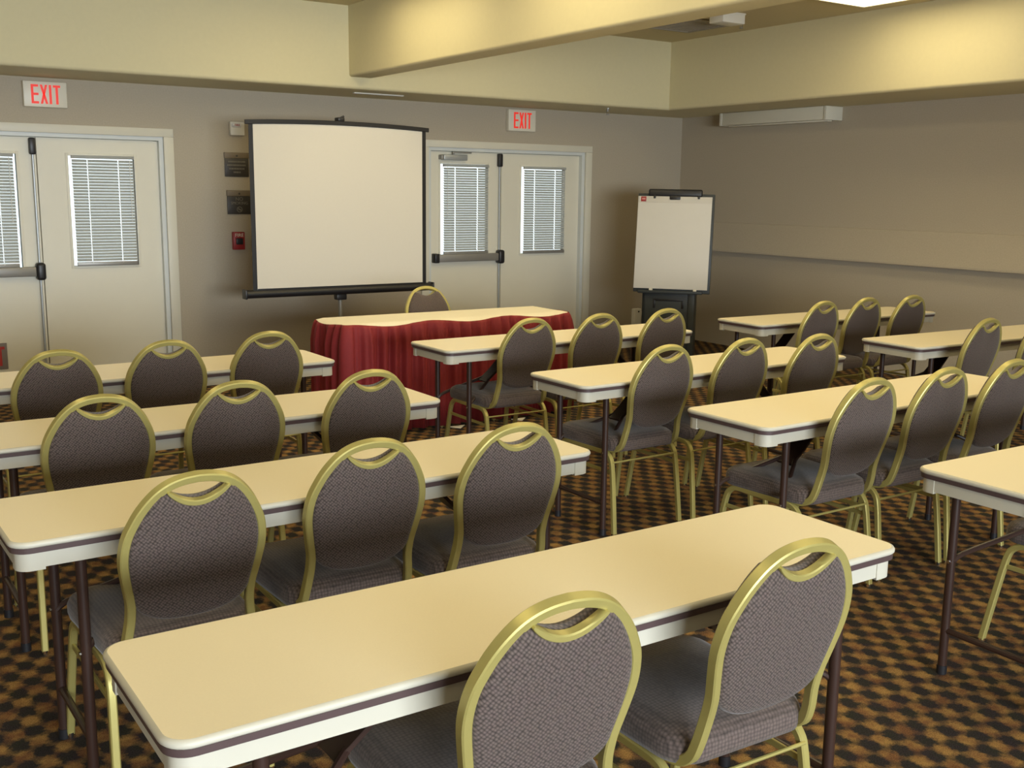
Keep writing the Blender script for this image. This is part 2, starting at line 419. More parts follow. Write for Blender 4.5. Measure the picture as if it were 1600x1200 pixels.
# ---------------------------------------------------------------- signs on the back wall
def exit_letters(m, w, h, t, y, x0, z0, sp):
    x = x0; b = t
    m.box(x, x+b, y-.003, y, z0, z0+h)
    for k in (0, .5, 1): m.box(x+b, x+w, y-.003, y, z0+(h-b)*k, z0+(h-b)*k+b)
    x += w+sp
    for s in (1, -1):
        xa, xb = (x, x+w-b*.9) if s == 1 else (x+w-b*.9, x)
        poly = [(xa, z0), (xa+b*.95, z0), (xb+b*.95, z0+h), (xb, z0+h)]
        m.prism(poly, 'y', y-.003, y)
    x += w+sp
    m.box(x, x+b, y-.003, y, z0, z0+h); x += b+sp
    m.box(x, x+w, y-.003, y, z0+h-b, z0+h); m.box(x+(w-b)/2, x+(w+b)/2, y-.003, y, z0, z0+h-b)
    return x+w-x0
def exit_sign(x0, x1, z0, z1, label):
    t = empty('exit_sign', ((x0+x1)/2, YB, z0)); tag(t, label, 'exit sign', 'lit exit signs over the doors')
    W = (x1-x0)/2; H = z1-z0
    MB().box(-W, W, -.055, 0, 0, H, .006).build('housing', M['signwhite'], t)
    m = MB(); exit_letters(m, .052, H*.74, .017, -.0555, -.101, H*.13, .012)
    m.build('lettering', M['redsign'], t, smooth=False)
exit_sign(1.512, 1.822, 2.188, 2.378, 'red and white exit sign above the left double doors')
exit_sign(5.885, 6.205, 2.182, 2.388, 'red and white exit sign above the double doors right of the screen')
# low exit sign on the left leaf
t = empty('low_exit_sign', (1.127, YD, .185)); tag(t, 'grey low exit sign with red letters near the bottom of the left door', 'exit sign')
MB().box(-.16, .16, -.012, 0, 0, .205, .003).build('plate', M['signgrey'], t)
m = MB(); exit_letters(m, .066, .15, .022, -.0122, -.142, .028, .021); m.build('lettering', M['redflat'], t, smooth=False)

def plaque(x0, x1, z0, z1, label, kind):
    t = empty('wall_plaque', ((x0+x1)/2, YB, z0)); tag(t, label, 'plaque', 'brown plaques beside the screen')
    W = (x1-x0)/2; H = z1-z0
    MB().box(-W, W, -.014, 0, 0, H*.76, .003).build('plate', M['plaque'], t)
    MB().box(-W-.004, W+.004, -.018, 0, H*.76, H, .003).build('header', M['tan'], t)
    MB().tube([(0, -.0185, H*.86), (0, -.0205, H*.86)], .009, 12).build('emblem', M['plaque'], t)
    if kind == 0:
        m = MB(); rnd = random.Random(3)
        for k, ww in enumerate((.72, .8, .66, .3)):
            z = H*(.62-.145*k); x = -W*ww
            while x < W*ww-.004:
                l = rnd.uniform(.006, .012); m.box(x, min(x+l, W*ww), -.016, -.0135, z-.007, z+.007); x += l+.004
        m.build('lettering', M['tanletter'], t, smooth=False)
    else:
        text_mesh('NO', 'lettering', M['tanletter'], t, .042, (0, -.0142, H*.63))
        text_mesh('SMOKING', 'lettering', M['tanletter'], t, .034, (0, -.0142, H*.46))
        r = MB(); n = 20; R = .022
        r.tube([(R*math.cos(2*PI*i/n), -.0150, H*.2+R*math.sin(2*PI*i/n)) for i in range(n+1)], .003, 6, nrm=(0, 1, 0))
        r.tube([(-R*.7, -.015, H*.2+R*.7), (R*.7, -.015, H*.2-R*.7)], .003, 6)
        r.box(-.012, .012, -.0165, -.0135, H*.2-.003, H*.2+.003)
        r.build('symbol', M['tanletter'], t)
plaque(3.055, 3.262, 1.694, 1.895, 'upper brown plaque with several text lines, left of the screen', 0)
plaque(3.066, 3.272, 1.380, 1.580, 'lower brown no smoking plaque with a round symbol, left of the screen', 1)

t = empty('fire_alarm_pull', (3.146, YB, 1.08)); tag(t, 'red fire alarm pull station with black handle under the plaques', 'fire alarm')
MB().box(-.05, .05, -.05, 0, 0, .15, .006).build('housing', M['red'], t)
MB().box(-.03, .03, -.062, -.045, .045, .098, .005).build('pull_handle', M['black'], t)
text_mesh('FIRE', 'lettering', M['signwhite'], t, .042, (0, -.0515, .122))
t = empty('alarm_strobe', (3.165, YB, 2.035)); tag(t, 'white alarm strobe box at the top left corner of the screen', 'alarm')
MB().box(-.062, .062, -.045, 0, 0, .112, .008).build('housing', M['whiteplastic'], t)
MB().box(-.05, .03, -.06, -.04, .066, .098, .008).build('lens', M['strobe'], t)
text_mesh('FIRE', 'lettering', M['red'], t, .026, (-.008, -.061, .083))

# ---------------------------------------------------------------- ceiling things
def ceiling_light(x0, x1, y0, y1, label):
    t = empty('ceiling_light', ((x0+x1)/2, (y0+y1)/2, ZC)); tag(t, label, 'ceiling light', 'recessed fluorescent ceiling lights')
    a, b = (x1-x0)/2, (y1-y0)/2; z0 = -.03; f = .022
    MB().box(-a, -a+f, -b, b, z0, 0).box(a-f, a, -b, b, z0, 0).box(-a+f, a-f, -b, -b+f, z0, 0).box(-a+f, a-f, b-f, b, z0, 0).build('frame', M['whiteplastic'], t, smooth=False)
    MB().box(-a+f, a-f, -b+f, b-f, -.022, -.006).build('diffuser', M['lamp'], t, smooth=False)
ceiling_light(6.43, 7.04, 4.50, 5.72, 'bright ceiling light panel at the top edge over the right wall')
for i, yc in enumerate((6.81, 5.02, 3.2, 1.4)):
    ceiling_light(2.98, 3.59, yc-.61, yc+.61, ['farthest', 'third', 'second', 'nearest'][i]+' ceiling light left of the beam, above the frame of the photo')
for i, yc in enumerate((5.6, 2.4)):
    ceiling_light(-.1, .51, yc-.61, yc+.61, ['far', 'near'][i]+' ceiling light above the left column of tables')
ceiling_light(6.43, 7.04, 1.4, 2.62, 'ceiling light above the right aisle near the camera')
for i, yc in enumerate((6.6, 4.6, 2.6)):  # unseen column of lights, added to brighten the right wall and tables
    ceiling_light(4.55, 5.16, yc-.61, yc+.61, ['farthest', 'middle', 'nearest'][i]+' added ceiling light behind the beam, brightening the right wall')

t = empty('return_air_grille', (6.66, 7.31, ZC)); tag(t, 'grey square air grille in the ceiling right of the beam', 'air vent')
m = MB()
for k in range(12): m.box(-.27, .27, -.27+.049*k-.008, -.27+.049*k+.008, -.012, -.004)
m.build('louvres', M['grille'], t, smooth=False)
MB().box(-.3, .3, -.3, .3, -.006, 0).build('backing', M['grille'], t, smooth=False)
MB().box(-.3, -.27, -.3, .3, -.018, 0).box(.27, .3, -.3, .3, -.018, 0).box(-.27, .27, -.3, -.27, -.018, 0).box(-.27, .27, .27, .3, -.018, 0).build('frame', M['grille'], t, smooth=False)
t = empty('ceiling_box', (6.51, 6.68, ZC)); tag(t, 'small white box fixed to the ceiling beside the grey grille', 'ceiling fixture')
MB().box(-.10, .15, -.08, .08, -.085, 0, .006).build('body', M['whiteplastic'], t)
MB().box(-.105, .155, -.085, .085, -.012, 0, .003).build('mounting_plate', M['whiteplastic'], t)
def sprinkler(loc, label):
    t = empty('fire_sprinkler', loc); tag(t, label, 'sprinkler', 'sprinkler heads')
    MB().tube([(0, 0, 0), (0, 0, -.006)], .03, 16).build('escutcheon', M['chrome'], t)
    MB().tube([(0, 0, -.004), (0, 0, -.03)], .008).tube([(.011, 0, -.028), (.016, 0, -.045), (0, 0, -.062)], .003, 6).tube([(-.011, 0, -.028), (-.016, 0, -.045), (0, 0, -.062)], .003, 6).build('head', M['grey'], t)
    MB().tube([(0, 0, -.06), (0, 0, -.064)], .017, 12).build('deflector', M['grey'], t)
sprinkler((6.90, 6.88, ZC), 'small sprinkler head in the ceiling by the small white box')
sprinkler((6.72, 8.455, ZS), 'small sprinkler head under the soffit right of the exit sign')
t = empty('slot_diffuser', (4.27, 8.535, ZS)); tag(t, 'narrow white slot vent under the soffit above the screen', 'air vent')
MB().box(-.235, .235, -.022, .022, -.01, 0, .002).build('frame', M['whiteplastic'], t)
MB().box(-.22, .22, -.006, .006, -.0115, -.009).build('slot', M['grey'], t, smooth=False)
# long screen housing fixed high on the right wall
t = empty('screen_housing', (8.09, 7.51, 2.285)); tag(t, 'long cream roll-up screen housing high on the right wall', 'screen case')
MB().box(-.11, .11, -.66, .66, 0, .122, .004).build('case', M['casing'], t)
MB().box(-.115, .112, -.69, -.655, -.004, .122, .004).build('end_cap', M['casing'], t)
MB().box(-.115, .112, .655, .69, -.004, .122, .004).build('end_cap', M['casing'], t)
MB().box(-.03, .03, -.64, .64, -.012, 0.001, .003).build('pull_bar', M['casing'], t)

# ---------------------------------------------------------------- projection screen
t = empty('projection_screen', (3.70, 8.10, 0)); tag(t, 'white tripod projection screen with black borders by the left wall plaques', 'projection screen')
sx0, sx1, sz0, sz1 = -.765, .775, .815, 2.108
def zt(x): return sz1+.022*(1-((x-.005)/.77)**2)
m = MB(); n = 16
xs = [sx0+.035+(sx1-sx0-.07)*i/n for i in range(n+1)]
front = [(x, -.031, sz0) for x in xs]+[(x, -.031, zt(x)-.025) for x in xs[::-1]]
m.loft([front, [(x, -.028, z) for x, y, z in front]]); m.build('screen_fabric', M['screen'], t, smooth=False)
m = MB()
for a, b in ((sx0, sx0+.036), (sx1-.036, sx1)): m.box(a, b, -.0305, -.027, sz0-.03, zt(a)-.01)
m.box(sx0+.036, sx1-.036, -.0325, -.0275, sz0-.04, sz0+.008)
m.build('black_border', M['black'], t, smooth=False)
path = [(sx0-.025+(sx1-sx0+.05)*i/n, -.03, zt(sx0+(sx1-sx0)*i/n)-.012) for i in range(n+1)]
MB().sweep(path, rp(.034, .022), (0, 0, 1)).build('top_bar', M['black'], t)
MB().sweep([(sx0-.06, -.01, .782), (sx1+.06, -.01, .782)], [(.034*math.cos(2*PI*i/16), .042*math.sin(2*PI*i/16)) for i in range(16)], (0, 0, 1)).build('roller_case', M['black'], t)
for x in (sx0-.062, sx1+.062):
    MB().box(x-.008, x+.008, -.055, .035, .744, .82, .006).build('end_cap', M['black'], t)
MB().tube([(0, .035, .35), (0, .035, 1.2)], .0165, 14).tube([(0, .035, 1.2), (0, .035, 2.16)], .012, 12).build('pole', M['grey'], t)
MB().box(-.045, .045, -.005, .065, .70, .75, .01).build('case_bracket', M['black'], t)
MB().box(-.02, .035, -.035, .045, 2.135, 2.165, .006).tube([(-.02, -.02, 2.15), (.03, -.03, 2.175)], .008).build('hanger_hook', M['black'], t)
MB().tube([(0, .035, .34), (0, .035, .44)], .03, 14).build('leg_collar', M['black'], t)
for k in range(3):
    a = PI/2+2*PI/3*k; dx, dy = math.cos(a), math.sin(a)
    lg = MB().tube([(dx*.028, .035+dy*.028, .42), (dx*.22, .035+dy*.22, .14), (dx*.36, .035+dy*.36, .012)], .010).build('leg', M['grey'], t)
    MB().tube([(dx*.345, .035+dy*.345, .02), (dx*.372, .035+dy*.372, .002)], .014).build('rubber_foot', M['black'], lg)

# ---------------------------------------------------------------- flip chart easel and pad
EA = math.radians(-47)
t = empty('flip_chart_easel', (6.825, 7.565, 0), EA); tag(t, 'charcoal flip chart easel with a moulded lower body in the far corner', 'easel')
tilt = math.radians(9)
def er(x, s, n):  # board frame: x across, s up the board from its foot, n towards the viewer
    return (x, -.06+s*math.sin(tilt)-n*math.cos(tilt), .70+s*math.cos(tilt)+n*math.sin(tilt))
Rb = Matrix.Translation((0, -.06, .70)) @ Matrix.Rotation(-tilt, 4, 'X') @ Matrix.Rotation(math.radians(0.4), 4, 'Y')
MB().box(-.347, .366, 0, .03, -.02, .905, .006, mat=Rb).build('backboard', M['charcoal'], t)
MB().box(-.25, .25, -.028, .034, .875, .945, .016, 3, mat=Rb).build('pad_clamp', M['black'], t)
MB().box(-.05, .05, -.036, -.02, .845, .885, .008, mat=Rb).build('clamp_knob', M['black'], t)
for x in (-.19, .22): MB().box(x-.01, x+.01, -.034, -.022, .855, .885, .004, mat=Rb).build('pad_pin', M['black'], t)
lb = MB().box(-.26, .235, -.05, -.015, 0.0, .74, .012).box(.17, .235, -.07, .20, 0, .73, .012).box(-.26, -.22, -.05, .20, 0, .73, .012)
lb.build('lower_body', M['charcoal'], t)
h = MB().box(-.155, .13, -.058, -.048, .60, .62, .004).box(-.155, -.135, -.058, -.048, .53, .61, .004).box(.11, .13, -.058, -.048, .53, .61, .004)
h.build('carry_handle', M['black'], t)
MB().box(-.30, .30, -.10, -.005, .672, .700, .006).build('pad_tray', M['charcoal'], t)
MB().box(-.23, .20, .17, .20, 0.0, .70, .01).build('rear_panel', M['charcoal'], t)
p = empty('flip_chart_pad', (6.825, 7.565, 0), EA); tag(p, 'blank white paper pad with a red sticker clipped on the easel', 'paper pad')
MB().box(-.343, .343, -.021, -.002, .012, .876, .002, mat=Rb).build('paper_block', M['paper'], p)
MB().box(-.343, .343, -.0225, -.0208, .815, .876, .0003, mat=Rb).build('top_binding', plain('pad_binding', (.66, .62, .54), .6), p)
st = MB().box(-.318, -.268, -.0235, -.022, .825, .872, .0003, mat=Rb).build('sticker', M['red'], p)
MB().box(-.309, -.277, -.0242, -.0232, .843, .858, .0002, mat=Rb).build('sticker_mark', plain('sticker_pale_mark', (.62, .25, .22), .6), st)
for x in (-.18, .23): MB().box(x-.016, x+.016, -.0245, .001, -.006, .016, .002, mat=Rb).build('pad_clip', M['signwhite'], p)
# white charger on the floor between doors and easel
t = empty('power_adapter', (7.40, 8.72, 0)); tag(t, 'small white upright adapter with a curved cord on the floor by the easel', 'adapter')
MB().box(-.055, .045, -.03, .03, 0, .385, .014, 3).build('body', M['whiteplastic'], t)
MB().box(-.01, .01, -.033, -.028, .345, .362, .002).build('switch', M['black'], t)
MB().tube(crom([(.045, 0, .12), (.055, 0, .3), (.10, 0, .375), (.19, -.02, .385), (.28, -.05, .30), (.31, -.05, .02)], 6), .006, 8).build('cord', M['whiteplastic'], t)

# ---------------------------------------------------------------- folding tables
TL, TW, TZ = 1.83, 0.457, 0.737
def make_table():
    t = empty('folding_table', (0, 0, 0)); tag(t, '', 'table', 'beige folding tables set in rows')
    def rg(ins, z, r=.05, n=7): return [(x, y, z) for x, y in rrect(TL, TW, r, ins, n)]
    tt = MB().loft([rg(.004, TZ-.016), rg(.0, TZ-.012), rg(.0, TZ-.006), rg(.003, TZ-.0015), rg(.008, TZ)], cap1=False, mi=1)
    tt.add(rg(.008, TZ), [list(range(len(rg(.008, TZ))))], 0).build('tabletop', [M['laminate'], M['apron']], t, angle=60)
    MB().loft([rg(.012, TZ-.031), rg(.004, TZ-.030), rg(.003, TZ-.016), rg(.012, TZ-.0155)]).build('edge_band', M['band'], t, angle=50)
    ro = rrect(TL, TW, .05, .016, 7); ri = rrect(TL, TW, .05, .030, 7)
    def ring(o, z): return [(x, y, z) for x, y in o]
    MB().loft([ring(ro, TZ-.072), ring(ro, TZ-.0305), ring(ri, TZ-.0305), ring(ri, TZ-.072)], closed=True).build('apron', M['apron'], t)
    for sx in (-1, 1):
        for sy in (-1, 1):
            oo = []; ii = []
            cx, cy, r = sx*(TL/2-.05), sy*(TW/2-.05), .0365
            pts = [(sx*(TL/2-.0135), cy-sy*.02)]+[(cx+sx*r*math.cos(PI/2*i/8), cy+sy*r*math.sin(PI/2*i/8)) for i in range(9)]+[(cx-sx*.03, sy*(TW/2-.0135))]
            pin = [(sx*(TL/2-.029), cy-sy*.02)]+[(cx+sx*.02*math.cos(PI/2*i/8), cy+sy*.02*math.sin(PI/2*i/8)) for i in range(9)]+[(cx-sx*.03, sy*(TW/2-.029))]
            MB().prism(pts+pin[::-1], 'z', TZ-.078, TZ-.0306).build('corner_cap', M['apron'], t)
    MB().box(-TL/2+.04, TL/2-.04, -TW/2+.04, TW/2-.04, TZ-.036, TZ-.031).build('underside', M['band'], t, smooth=False)
    for sx in (-1, 1):
        xl = sx*(TL/2-.170)
        for sy in (-1, 1):
            y = sy*.178
            lg = MB().tube([(xl, y, .014), (xl, y, TZ-.04)], .0145, 14).build('leg', M['legmetal'], t)
            MB().tube([(xl, y, 0), (xl, y, .03)], .017, 14).build('foot_cap', M['black'], lg)
            MB().tube([(xl-sx*.012, y, .40), (xl+sx*.018, y, .40)], .006, 8).build('rivet', M['chrome'], lg)
        MB().tube([(xl, -.178, .155), (xl, .178, .155)], .011, 10).build('crossbar', M['legmetal'], t)
        MB().tube([(xl, -.2, TZ-.05), (xl, .2, TZ-.05)], .012, 10).build('hinge_bar', M['legmetal'], t)
        b = MB()
        for sy in (-1, 1):
            b.tube(crom([(xl, sy*.17, .40), (xl-sx*.03, sy*.158, .425), (xl-sx*.13, sy*.095, .475), (xl-sx*.23, sy*.03, .525)], 4), .009, 8)
        b.sweep([(xl-sx*.20, 0, .505), (xl-sx*.27, 0, .56), (xl-sx*.41, 0, TZ-.035)], rp(.085, .012), (0, 1, 0))
        b.build('brace', M['legmetal'], t)
        MB().box(xl-sx*.41-.03, xl-sx*.41+.03, -.05, .05, TZ-.05, TZ-.034, .003).build('brace_bracket', M['legmetal'], t)
    return t
# (edge reference: left-column tables by their right end, the others by their left end; near edge y)
tables = [
 ('L4', 2.240, 1.585, 0.2, -1, 'long beige folding table in the foreground, nearest the camera'),
 ('L3', 2.194, 2.772, 1.0, -1, 'left-column folding table second from the camera, behind three chairs'),
 ('L2', 2.200, 3.810, 0.2, -1, 'left-column folding table third from the camera, cut by the left edge'),
 ('L1', 2.251, 4.990, 0.3, -1, 'farthest left-column folding table, nearest the left double doors'),
 ('A', 2.897, 4.987, 0.0, 1, 'folding table standing right in front of the red-skirted table'),
 ('B', 2.892, 3.754, 0.5, 1, 'middle-column folding table second from the red skirt'),
 ('C', 2.958, 2.718, 0.5, 1, 'middle-column folding table third from the red skirt'),
 ('D', 2.946, 1.620, -1.0, 1, 'folding table cut by the right edge, beside the foreground table'),
 ('E', 5.316, 4.982, -2.0, 1, 'farthest folding table by the right wall, right of the easel'),
 ('G', 5.352, 3.782, -3.0, 1, 'right-wall folding table cut by the right edge, behind two chairs'),
]
tp = None
for nm, x, y, rot, side, lab in tables:
    a = math.radians(rot)
    cx = x + side*math.cos(a)*TL/2 - math.sin(a)*TW/2
    cy = y + side*math.sin(a)*TL/2 + math.cos(a)*TW/2
    if tp is None:
        tp = make_table(); tp.location = (cx, cy, 0); tp.rotation_euler = (0, 0, a); tp['label'] = lab
    else: dup(tp, (cx, cy, 0), a, lab)

# ---------------------------------------------------------------- red skirted head table
HX0, HX1, HY0, HY1, HZ = 2.865, 4.61, 6.205, 6.655, .745
t = empty('head_table', ((HX0+HX1)/2, (HY0+HY1)/2, 0), math.radians(-1.2))
tag(t, 'head table with white cloth top and pleated red skirt below the screen', 'table')
hw, hd = (HX1-HX0)/2, (HY1-HY0)/2
MB().loft([[(x, y, z) for x, y in rrect(2*hw, 2*hd, .03, i)] for i, z in ((.03, HZ-.035), (.012, HZ-.03), (.012, HZ-.008))]).build('tabletop', M['laminate'], t)
# skirt path: left side (back to front), front, right side
pts = []; stp = .006
def seg(a, b):
    L = math.dist(a, b); k = int(L/stp)
    for i in range(k): pts.append((a[0]+(b[0]-a[0])*i/k, a[1]+(b[1]-a[1])*i/k))
cr = .03
seg((-hw, hd), (-hw, -hd+cr))
for i in range(6): a = PI+PI/2*i/6; pts.append((-hw+cr+cr*math.cos(a), -hd+cr+cr*math.sin(a)))
seg((-hw+cr, -hd), (hw-cr, -hd))
for i in range(6): a = 1.5*PI+PI/2*i/6; pts.append((hw-cr+cr*math.cos(a), -hd+cr+cr*math.sin(a)))
seg((hw, -hd+cr), (hw, hd)); pts.append((hw, hd))
acc = [0]
for i in range(1, len(pts)): acc.append(acc[-1]+math.dist(pts[i], pts[i-1]))
Ltot = acc[-1]; CL = 0.60
def clipd(s):             # 0 at a clip, 1 half-way between clips
    f = ((s-.455) % CL)/CL; return math.sin(PI*f)**2
rnd = random.Random(8); ph = [rnd.uniform(0, 6.28) for _ in range(6)]
def pleat(s):
    q = s+.022*math.sin(7*s+ph[0])+.012*math.sin(19*s+ph[1])
    return (.5+.5*math.sin(2*PI*q/.108+1.3*math.sin(2*PI*s/.43+ph[2])))*.8+.2*(.5+.5*math.sin(2*PI*s/.041+ph[3]))
rings = []
levels = [HZ+.002, HZ-.02, HZ-.06, HZ-.13, .5, .35, .2, .03]
nrmv = []
for i in range(len(pts)):
    a = pts[max(i-1, 0)]; b = pts[min(i+1, len(pts)-1)]; dx, dy = b[0]-a[0], b[1]-a[1]; l = math.hypot(dx, dy)
    nrmv.append((dy/l, -dx/l))
V = []; F = []
for li, z in enumerate(levels):
    g = li/(len(levels)-1)
    for i, (x, y) in enumerate(pts):
        s = acc[i]; c = clipd(s)
        off = .004+.028*c*max(0, 1-abs(g-.05)*1.4)*(0.9)+(.008+.050*min(1, g*2.2))*pleat(s)+.012*g
        zz = z-(.020*c if li < 4 else 0)*(1-g)
        V.append((x+nrmv[i][0]*off, y+nrmv[i][1]*off, zz))
n = len(pts)
for li in range(len(levels)-1):
    for i in range(n-1): F.append([li*n+i, li*n+i+1, (li+1)*n+i+1, (li+1)*n+i])
sk = MB().add(V, F).build('skirt', M['skirt'], t, angle=180)
so = sk.modifiers.new('cloth_thickness', 'SOLIDIFY'); so.thickness = .002
# white cloth: flat top that bulges to the skirt between clips
top = []
for i, (x, y) in enumerate(pts):
    c = clipd(acc[i]); off = .002+.028*c
    top.append((x+nrmv[i][0]*off, y+nrmv[i][1]*off, HZ-.018*c))
inner = [(x*.97, y*.90, HZ+.003) for x, y in pts]
cl = MB()
V = [(x, y, z) for x, y, z in top]+inner
F = [[i, i+1, n+i+1, n+i] for i in range(n-1)]+[[n-1, 0, n, 2*n-1]]+[[n+i for i in range(n)]]
cl.add(V, F).build('white_cloth', M['linen'], t, angle=180)
for lx in (-.08, .42):
    MB().add([(lx-.05, -hd-.035, .012), (lx+.07, -hd-.035, .012), (lx+.01, -hd-.085, .004), (lx-.05, -hd-.035, .006), (lx+.07, -hd-.035, .006), (lx+.01, -hd-.085, .001)],
             [[0, 1, 2], [5, 4, 3], [0, 3, 4, 1], [1, 4, 5, 2], [2, 5, 3, 0]]).build('cloth_hem', M['linen'], t, smooth=False)
for sx in (-1, 1):
    for sy in (-1, 1):
        MB().tube([(sx*(hw-.15), sy*(hd-.06), 0), (sx*(hw-.15), sy*(hd-.06), HZ-.035)], .0145).build('leg', M['legmetal'], t)

# ---------------------------------------------------------------- banquet chairs
AL = math.radians(14.5)
HT = 0.915
def bk(u, s, n=0.0):   # back plane: u across, s down from the top, n towards the rear
    return Vector((u, -.33+s*math.sin(AL)-n*math.cos(AL), HT-s*math.cos(AL)-n*math.sin(AL)))
OUT = [(a*.945, b) for a, b in ((0, 0), (.040, .0036), (.077, .0140), (.109, .0325), (.135, .0570), (.156, .0840), (.172, .1120), (.188, .148), (.1965, .190), (.197, .235), (.188, .290), (.178, .340))]
def outw(s):
    for (a, b), (c, d) in zip(OUT, OUT[1:]):
        if b <= s <= d: return a+(c-a)*(s-b)/(d-b)
    return OUT[-1][0]
TH = .022
def make_chair():
    t = empty('banquet_chair', (0, 0, 0)); tag(t, '', 'chair', 'gold framed banquet chairs')
    # --- back frame: one bent tube, both rails under the seat
    half = [bk(0, TH/2)]
    for i, (a, b) in enumerate(OUT[1:], 1):
        pa = OUT[i-1]; pn = OUT[min(i+1, len(OUT)-1)]
        tx, ty = pn[0]-pa[0], pn[1]-pa[1]; l = math.hypot(tx, ty)
        half.append(bk(a-ty/l*TH/2, b+tx/l*TH/2))
    half += [bk(.155, .368), bk(.156, .405), Vector((.163, -.217, .470)), Vector((.167, -.200, .430)), Vector((.170, -.166, .409)), Vector((.173, -.11, .402)), Vector((.180, .04, .402)), Vector((.187, .19, .404))]
    hs = crom(half, 4)
    full = [Vector((-p.x, p.y, p.z)) for p in hs[::-1]]+hs[1:]
    MB().sweep(full, rp(TH, .026, .28), (1, 0, 0)).build('back_frame', M['gold'], t, angle=30)
    # --- padded back
    opw = .073; opt = .039; opb = .070
    outl = []
    hi = crom([Vector((outw(s)-TH+.002, s, 0)) for s in (.043, .06, .08, .10, .13, .17, .21, .26, .30, .335)], 3)
    # right side down
    right = [(p.x, p.y) for p in hi]
    xb, sb = right[-1]
    bot = [(xb*math.cos(PI/2*i/10)**.8, sb+.080*math.sin(PI/2*i/10)) for i in range(1, 11)]
    topc = [(opw*math.sin(PI/2*i/8), opb-(opb-opt-.006)*(math.sin(PI/2*i/8)**2)) for i in range(0, 9)]
    hf = topc+[q for q in right if q[0] > opw+.002]+bot
    outl = hf+[(-x, s) for x, s in hf[-2:0:-1]]
    cs = .24
    def ringp(k, n): return [bk(x*k, cs+(s-cs)*k, n) for x, s in outl]
    prof_back = [(1.0, .004), (.985, .012), (.95, .0165), (.86, .0195), (.6, .022), (.25, .0235)]
    prof_front = [(1.0, -.012), (.985, -.024), (.95, -.031), (.86, -.037), (.6, -.043), (.25, -.046)]
    rings = [ringp(k, n) for k, n in prof_front[::-1]]+[ringp(k, n) for k, n in prof_back]
    MB().loft(rings).build('backrest', M['fabric'], t, angle=180)
    # --- gold strip along the hand hole
    hp = [bk(opw*1.06*math.sin(-PI/2+PI*i/20), opb+.007-(opb-opt+.009)*(math.sin(-PI/2+PI*i/20)**2), .009) for i in range(21)]
    MB().sweep(hp, rp(.016, .021, .35), bk(0, 0)-bk(0, 1), taper=[1-.72*abs(i/10-1)**2.2 for i in range(21)]).build('handle_trim', M['gold'], t, angle=40)
    # --- seat
    def so_(ins, z, dy=0):
        out = []
        for x, y in rrect(1, 1, .16, 0, 6):
            yy = .028+y*(.455-2*ins); wd = (.395+.045*(y+.5))-2*ins
            out.append((x*wd, yy+dy, z))
        return out
    MB().loft([so_(.02, .398), so_(.004, .403), so_(0, .418), so_(0, .442), so_(.006, .458), so_(.02, .469), so_(.05, .476), so_(.12, .481), so_(.19, .482)]).build('seat', M['seatfabric'], t, angle=180)
    # --- legs (two inverted U frames, each split into front and rear leg)
    for sx in (-1, 1):
        fr = crom([(sx*.212, .285, .012), (sx*.205, .252, .20), (sx*.199, .226, .335), (sx*.197, .205, .375), (sx*.196, .165, .392), (sx*.196, .08, .392), (sx*.196, .02, .392)], 4)
        re = crom([(sx*.205, -.215, .012), (sx*.201, -.195, .20), (sx*.198, -.178, .325), (sx*.197, -.162, .368), (sx*.196, -.125, .390), (sx*.196, -.05, .392), (sx*.196, .02, .392)], 4)
        for pth in (fr, re):
            lg = MB().sweep(pth, rp(.022, .022, .3), (1, 0, 0)).build('leg', M['gold'], t, angle=30)
            p0 = pth[0]
            MB().tube([(p0.x, p0.y, 0), (p0.x, p0.y, .016)], .0135, 12).build('foot_glide', M['chrome'], lg)
        MB().sweep([(sx*.2005, -.178, .305), (sx*.2005, .226, .305)], rp(.008, .016, .2), (1, 0, 0)).build('side_stretcher', M['gold'], t)
    MB().tube([(-.197, -.182, .352), (.197, -.182, .352)], .0048, 8).build('rear_stretcher', M['gold'], t)
    return t
